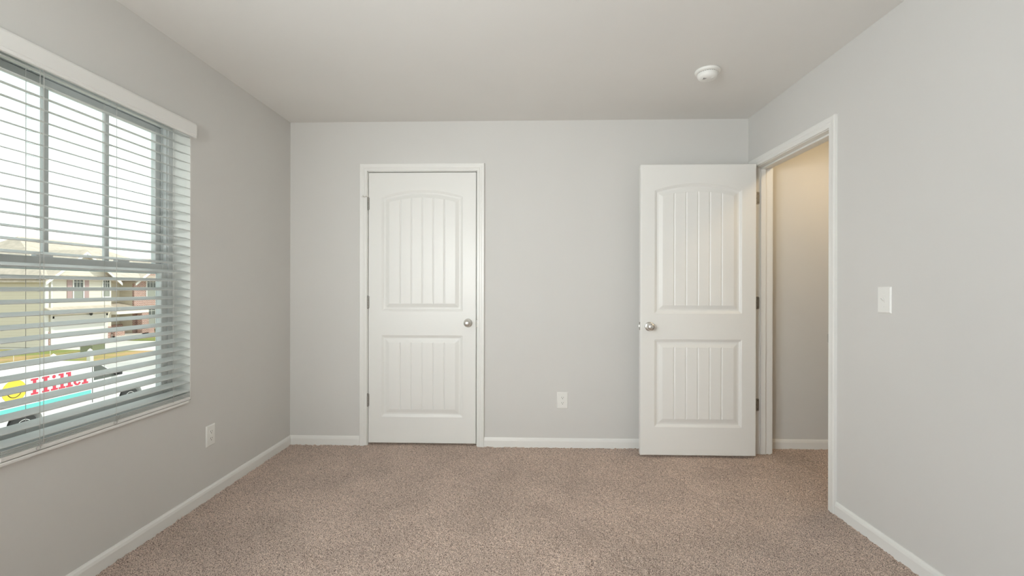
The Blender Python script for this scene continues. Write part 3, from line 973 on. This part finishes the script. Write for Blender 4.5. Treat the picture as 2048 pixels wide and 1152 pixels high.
m_flag = mat('red_flag', (0.55, 0.05, 0.04), 0.6)
for (x, y), lab in (((-28.6, 21.6), 'small red marker flag nearer the van on the lawn edge'), ((-28.6, 23.6), 'small red marker flag farther along the lawn edge')):
    f = thing('marker_flag', (x, y, G + 0.02), lab, 'flag', 'marker flags on the lawn edge')
    MB().tube([(0, 0, 0), (0, 0, 0.5)], 0.01, 6).obj('pole', m_white, f)
    MB().box(-0.01, 0.01, 0, 0.22, 0.36, 0.50).obj('pennant', m_flag, f)
for (x, y), lab in (((-24.2, 21.6), 'short white post on the verge behind the van cab'), ((-24.2, 19.6), 'short white post on the verge behind the van body')):
    p = MB().box(-0.11, 0.11, -0.11, 0.11, 0, 0.60, 0.02).lathe([(0.15, 0.60), (0.15, 0.64), (0.0, 0.74)], (0, 0, 0), (0, 0, 1), 4, False).obj('verge_post', m_white)
    p.location = (x, y, G + 0.02)
    tag(p, lab, 'post', 'white posts on the verge')

# ------------------------------------------------------------------ parked van
m_van = mat('van_white', (0.78, 0.78, 0.77), 0.3)
m_red = mat('lettering_red', (0.62, 0.05, 0.09), 0.5)
m_yel = mat('emblem_yellow', (0.85, 0.62, 0.06), 0.5)
m_cyan = mat('stripe_teal', (0.16, 0.58, 0.56), 0.5)
m_tyre = mat('tyre_rubber', (0.03, 0.03, 0.03), 0.9)
VX, VW = -13.6, 1.95
van = thing('van', (VX - VW / 2, 10.2, G), 'white parked work van with red lettering and yellow face emblem', 'van')
def vpart(b, name, m, parent=None):
    o = b.obj(name, m)
    if parent:
        o.parent = parent                 # the parent part sits at the world origin already
        return o
    return place(o, van)
prof = [(6.9, G + 0.45), (6.85, G + 0.8), (6.9, G + 1.75), (7.05, G + 1.90), (10.4, G + 1.90), (10.75, G + 1.84), (11.75, G + 1.25), (12.9, G + 1.10), (13.25, G + 0.85), (13.3, G + 0.45)]
arch_pts = []
def with_arches(pr):
    out = list(pr)
    for yc in (12.12, 8.75):
        for k in range(13):
            a = k * pi / 12
            out.append((yc + 0.46 * math.cos(a), G + 0.45 + 0.40 * math.sin(a)))
    return out
bm = bmesh.new()
poly = with_arches(prof)
vs_ = [bm.verts.new((VX, u, v)) for u, v in poly]
fc = bm.faces.new(vs_)
r_ = bmesh.ops.extrude_face_region(bm, geom=[fc])
for e in r_['geom']:
    if isinstance(e, bmesh.types.BMVert):
        e.co.x -= VW
        if e.co.z > G + 1.2:
            pass
bmesh.ops.triangulate(bm, faces=[f for f in bm.faces if len(f.verts) > 4])
vpart(MB().frombm(bm), 'body', m_van)
b = MB().prism([(10.76, G + 1.24), (11.62, G + 1.24), (10.98, G + 1.68), (10.76, G + 1.68)], lambda u, v, w_: (VX + w_, u, v), 0.012)
vpart(b, 'side_window', m_pane)
b = MB().quad((VX - 0.10, 10.82, G + 1.81), (VX - VW + 0.10, 10.82, G + 1.81), (VX - VW + 0.10, 11.72, G + 1.28), (VX - 0.10, 11.72, G + 1.28))
for k in range(4):
    pass
o = vpart(MB().prism([(10.80, G + 1.825), (11.73, G + 1.275), (11.735, G + 1.285), (10.805, G + 1.835)], lambda u, v, w_: (VX - 0.10 - w_, u, v), VW - 0.2), 'windshield', m_pane)
b = MB().box(VX, VX + 0.20, 11.45, 11.58, G + 1.28, G + 1.50, 0.02)
vpart(b, 'mirror', m_tyre)
for yc in (12.12, 8.75):
    for xx in (VX - 0.24, VX - VW + 0.02):
        wh = vpart(MB().lathe([(0.25, 0), (0.34, 0.01), (0.37, 0.04), (0.37, 0.18), (0.34, 0.21), (0.25, 0.22)], (xx, yc, G + 0.37), (1, 0, 0), 28), 'wheel', m_tyre)
        vpart(MB().lathe([(0.24, 0.0), (0.24, 0.21), (0.20, 0.222), (0.12, 0.20), (0.07, 0.225), (0.0, 0.23)], (xx, yc, G + 0.37), (1, 0, 0), 20), 'hub_cap', m_van, wh)
vpart(MB().box(VX - VW + 0.1, VX - 0.1, 13.28, 13.40, G + 0.40, G + 0.62, 0.03), 'bumper', m_grey)
vpart(MB().box(VX, VX + 0.006, 7.6, 10.66, G + 0.80, G + 0.96), 'teal_stripe', m_cyan)
vpart(MB().box(VX, VX + 0.012, 10.70, 10.712, G + 0.55, G + 1.75).box(VX, VX + 0.03, 10.85, 11.0, G + 1.05, G + 1.09), 'door_seam', m_grey)
em = vpart(MB().lathe([(0.30, 0), (0.30, 0.006), (0, 0.006)], (VX, 8.48, G + 1.40), (1, 0, 0), 40, False), 'round_emblem', m_yel)
b = MB()
for yy in (8.40, 8.56):
    b.lathe([(0.030, 0), (0.030, 0.004), (0, 0.004)], (VX + 0.006, yy, G + 1.47), (1, 0, 0), 14, False)
b.tube([(VX + 0.008, 8.48 + 0.17 * math.cos(a), G + 1.40 + 0.17 * math.sin(a)) for a in [pi * (1.12 + 0.76 * k / 12) for k in range(13)]], 0.009, 6)
vpart(b, 'face', m_dark, em)
# lettering "Hiller" in a slab-serif cut
b = MB()
zb, cap, xh = G + 1.20, 0.44, 0.29
layer = [0.006]
def rect(y0, y1, z0, z1):
    layer[0] += 0.0004                    # overlapping strokes never share a face plane
    b.box(VX + 0.0005, VX + layer[0], y0, y1, zb + z0, zb + z1)
def stem(yc, h_, wide=0.085, top_full=False, serif=0.19):
    rect(yc - wide / 2, yc + wide / 2, 0.0, h_)
    rect(yc - serif / 2, yc + serif / 2, 0.0, 0.05)
    if top_full:
        rect(yc - serif / 2, yc + serif / 2, h_ - 0.05, h_)
    else:
        rect(yc - serif / 2, yc, h_ - 0.05, h_)
stem(8.99, cap, top_full=True); stem(9.29, cap, top_full=True); rect(8.99, 9.29, 0.19, 0.25)
stem(9.53, xh)
b.lathe([(0.05, 0), (0.05, 0.0055), (0, 0.0055)], (VX + 0.0005, 9.52, zb + 0.39), (1, 0, 0), 16, False)
stem(9.75, cap); stem(9.97, cap)
yc, rr = 10.22, 0.115
outer, inner = [], []
for k in range(25):
    a = 0.0 + (2 * pi - 0.55) * k / 24
    outer.append((yc + 0.125 * math.cos(a), zb + 0.145 + 0.15 * math.sin(a)))
    inner.append((yc + 0.055 * math.cos(a), zb + 0.145 + 0.10 * math.sin(a)))
for k in range(24):
    b.prism([outer[k], outer[k + 1], inner[k + 1], inner[k]], lambda u, v, w_: (VX + 0.0005 + w_, u, v), 0.0055)
rect(10.11, 10.34, 0.125, 0.165)
stem(10.46, xh)
b.lathe([(0.055, 0), (0.055, 0.0055), (0, 0.0055)], (VX + 0.0005, 10.57, zb + 0.235), (1, 0, 0), 16, False)
vpart(b, 'lettering', m_red)
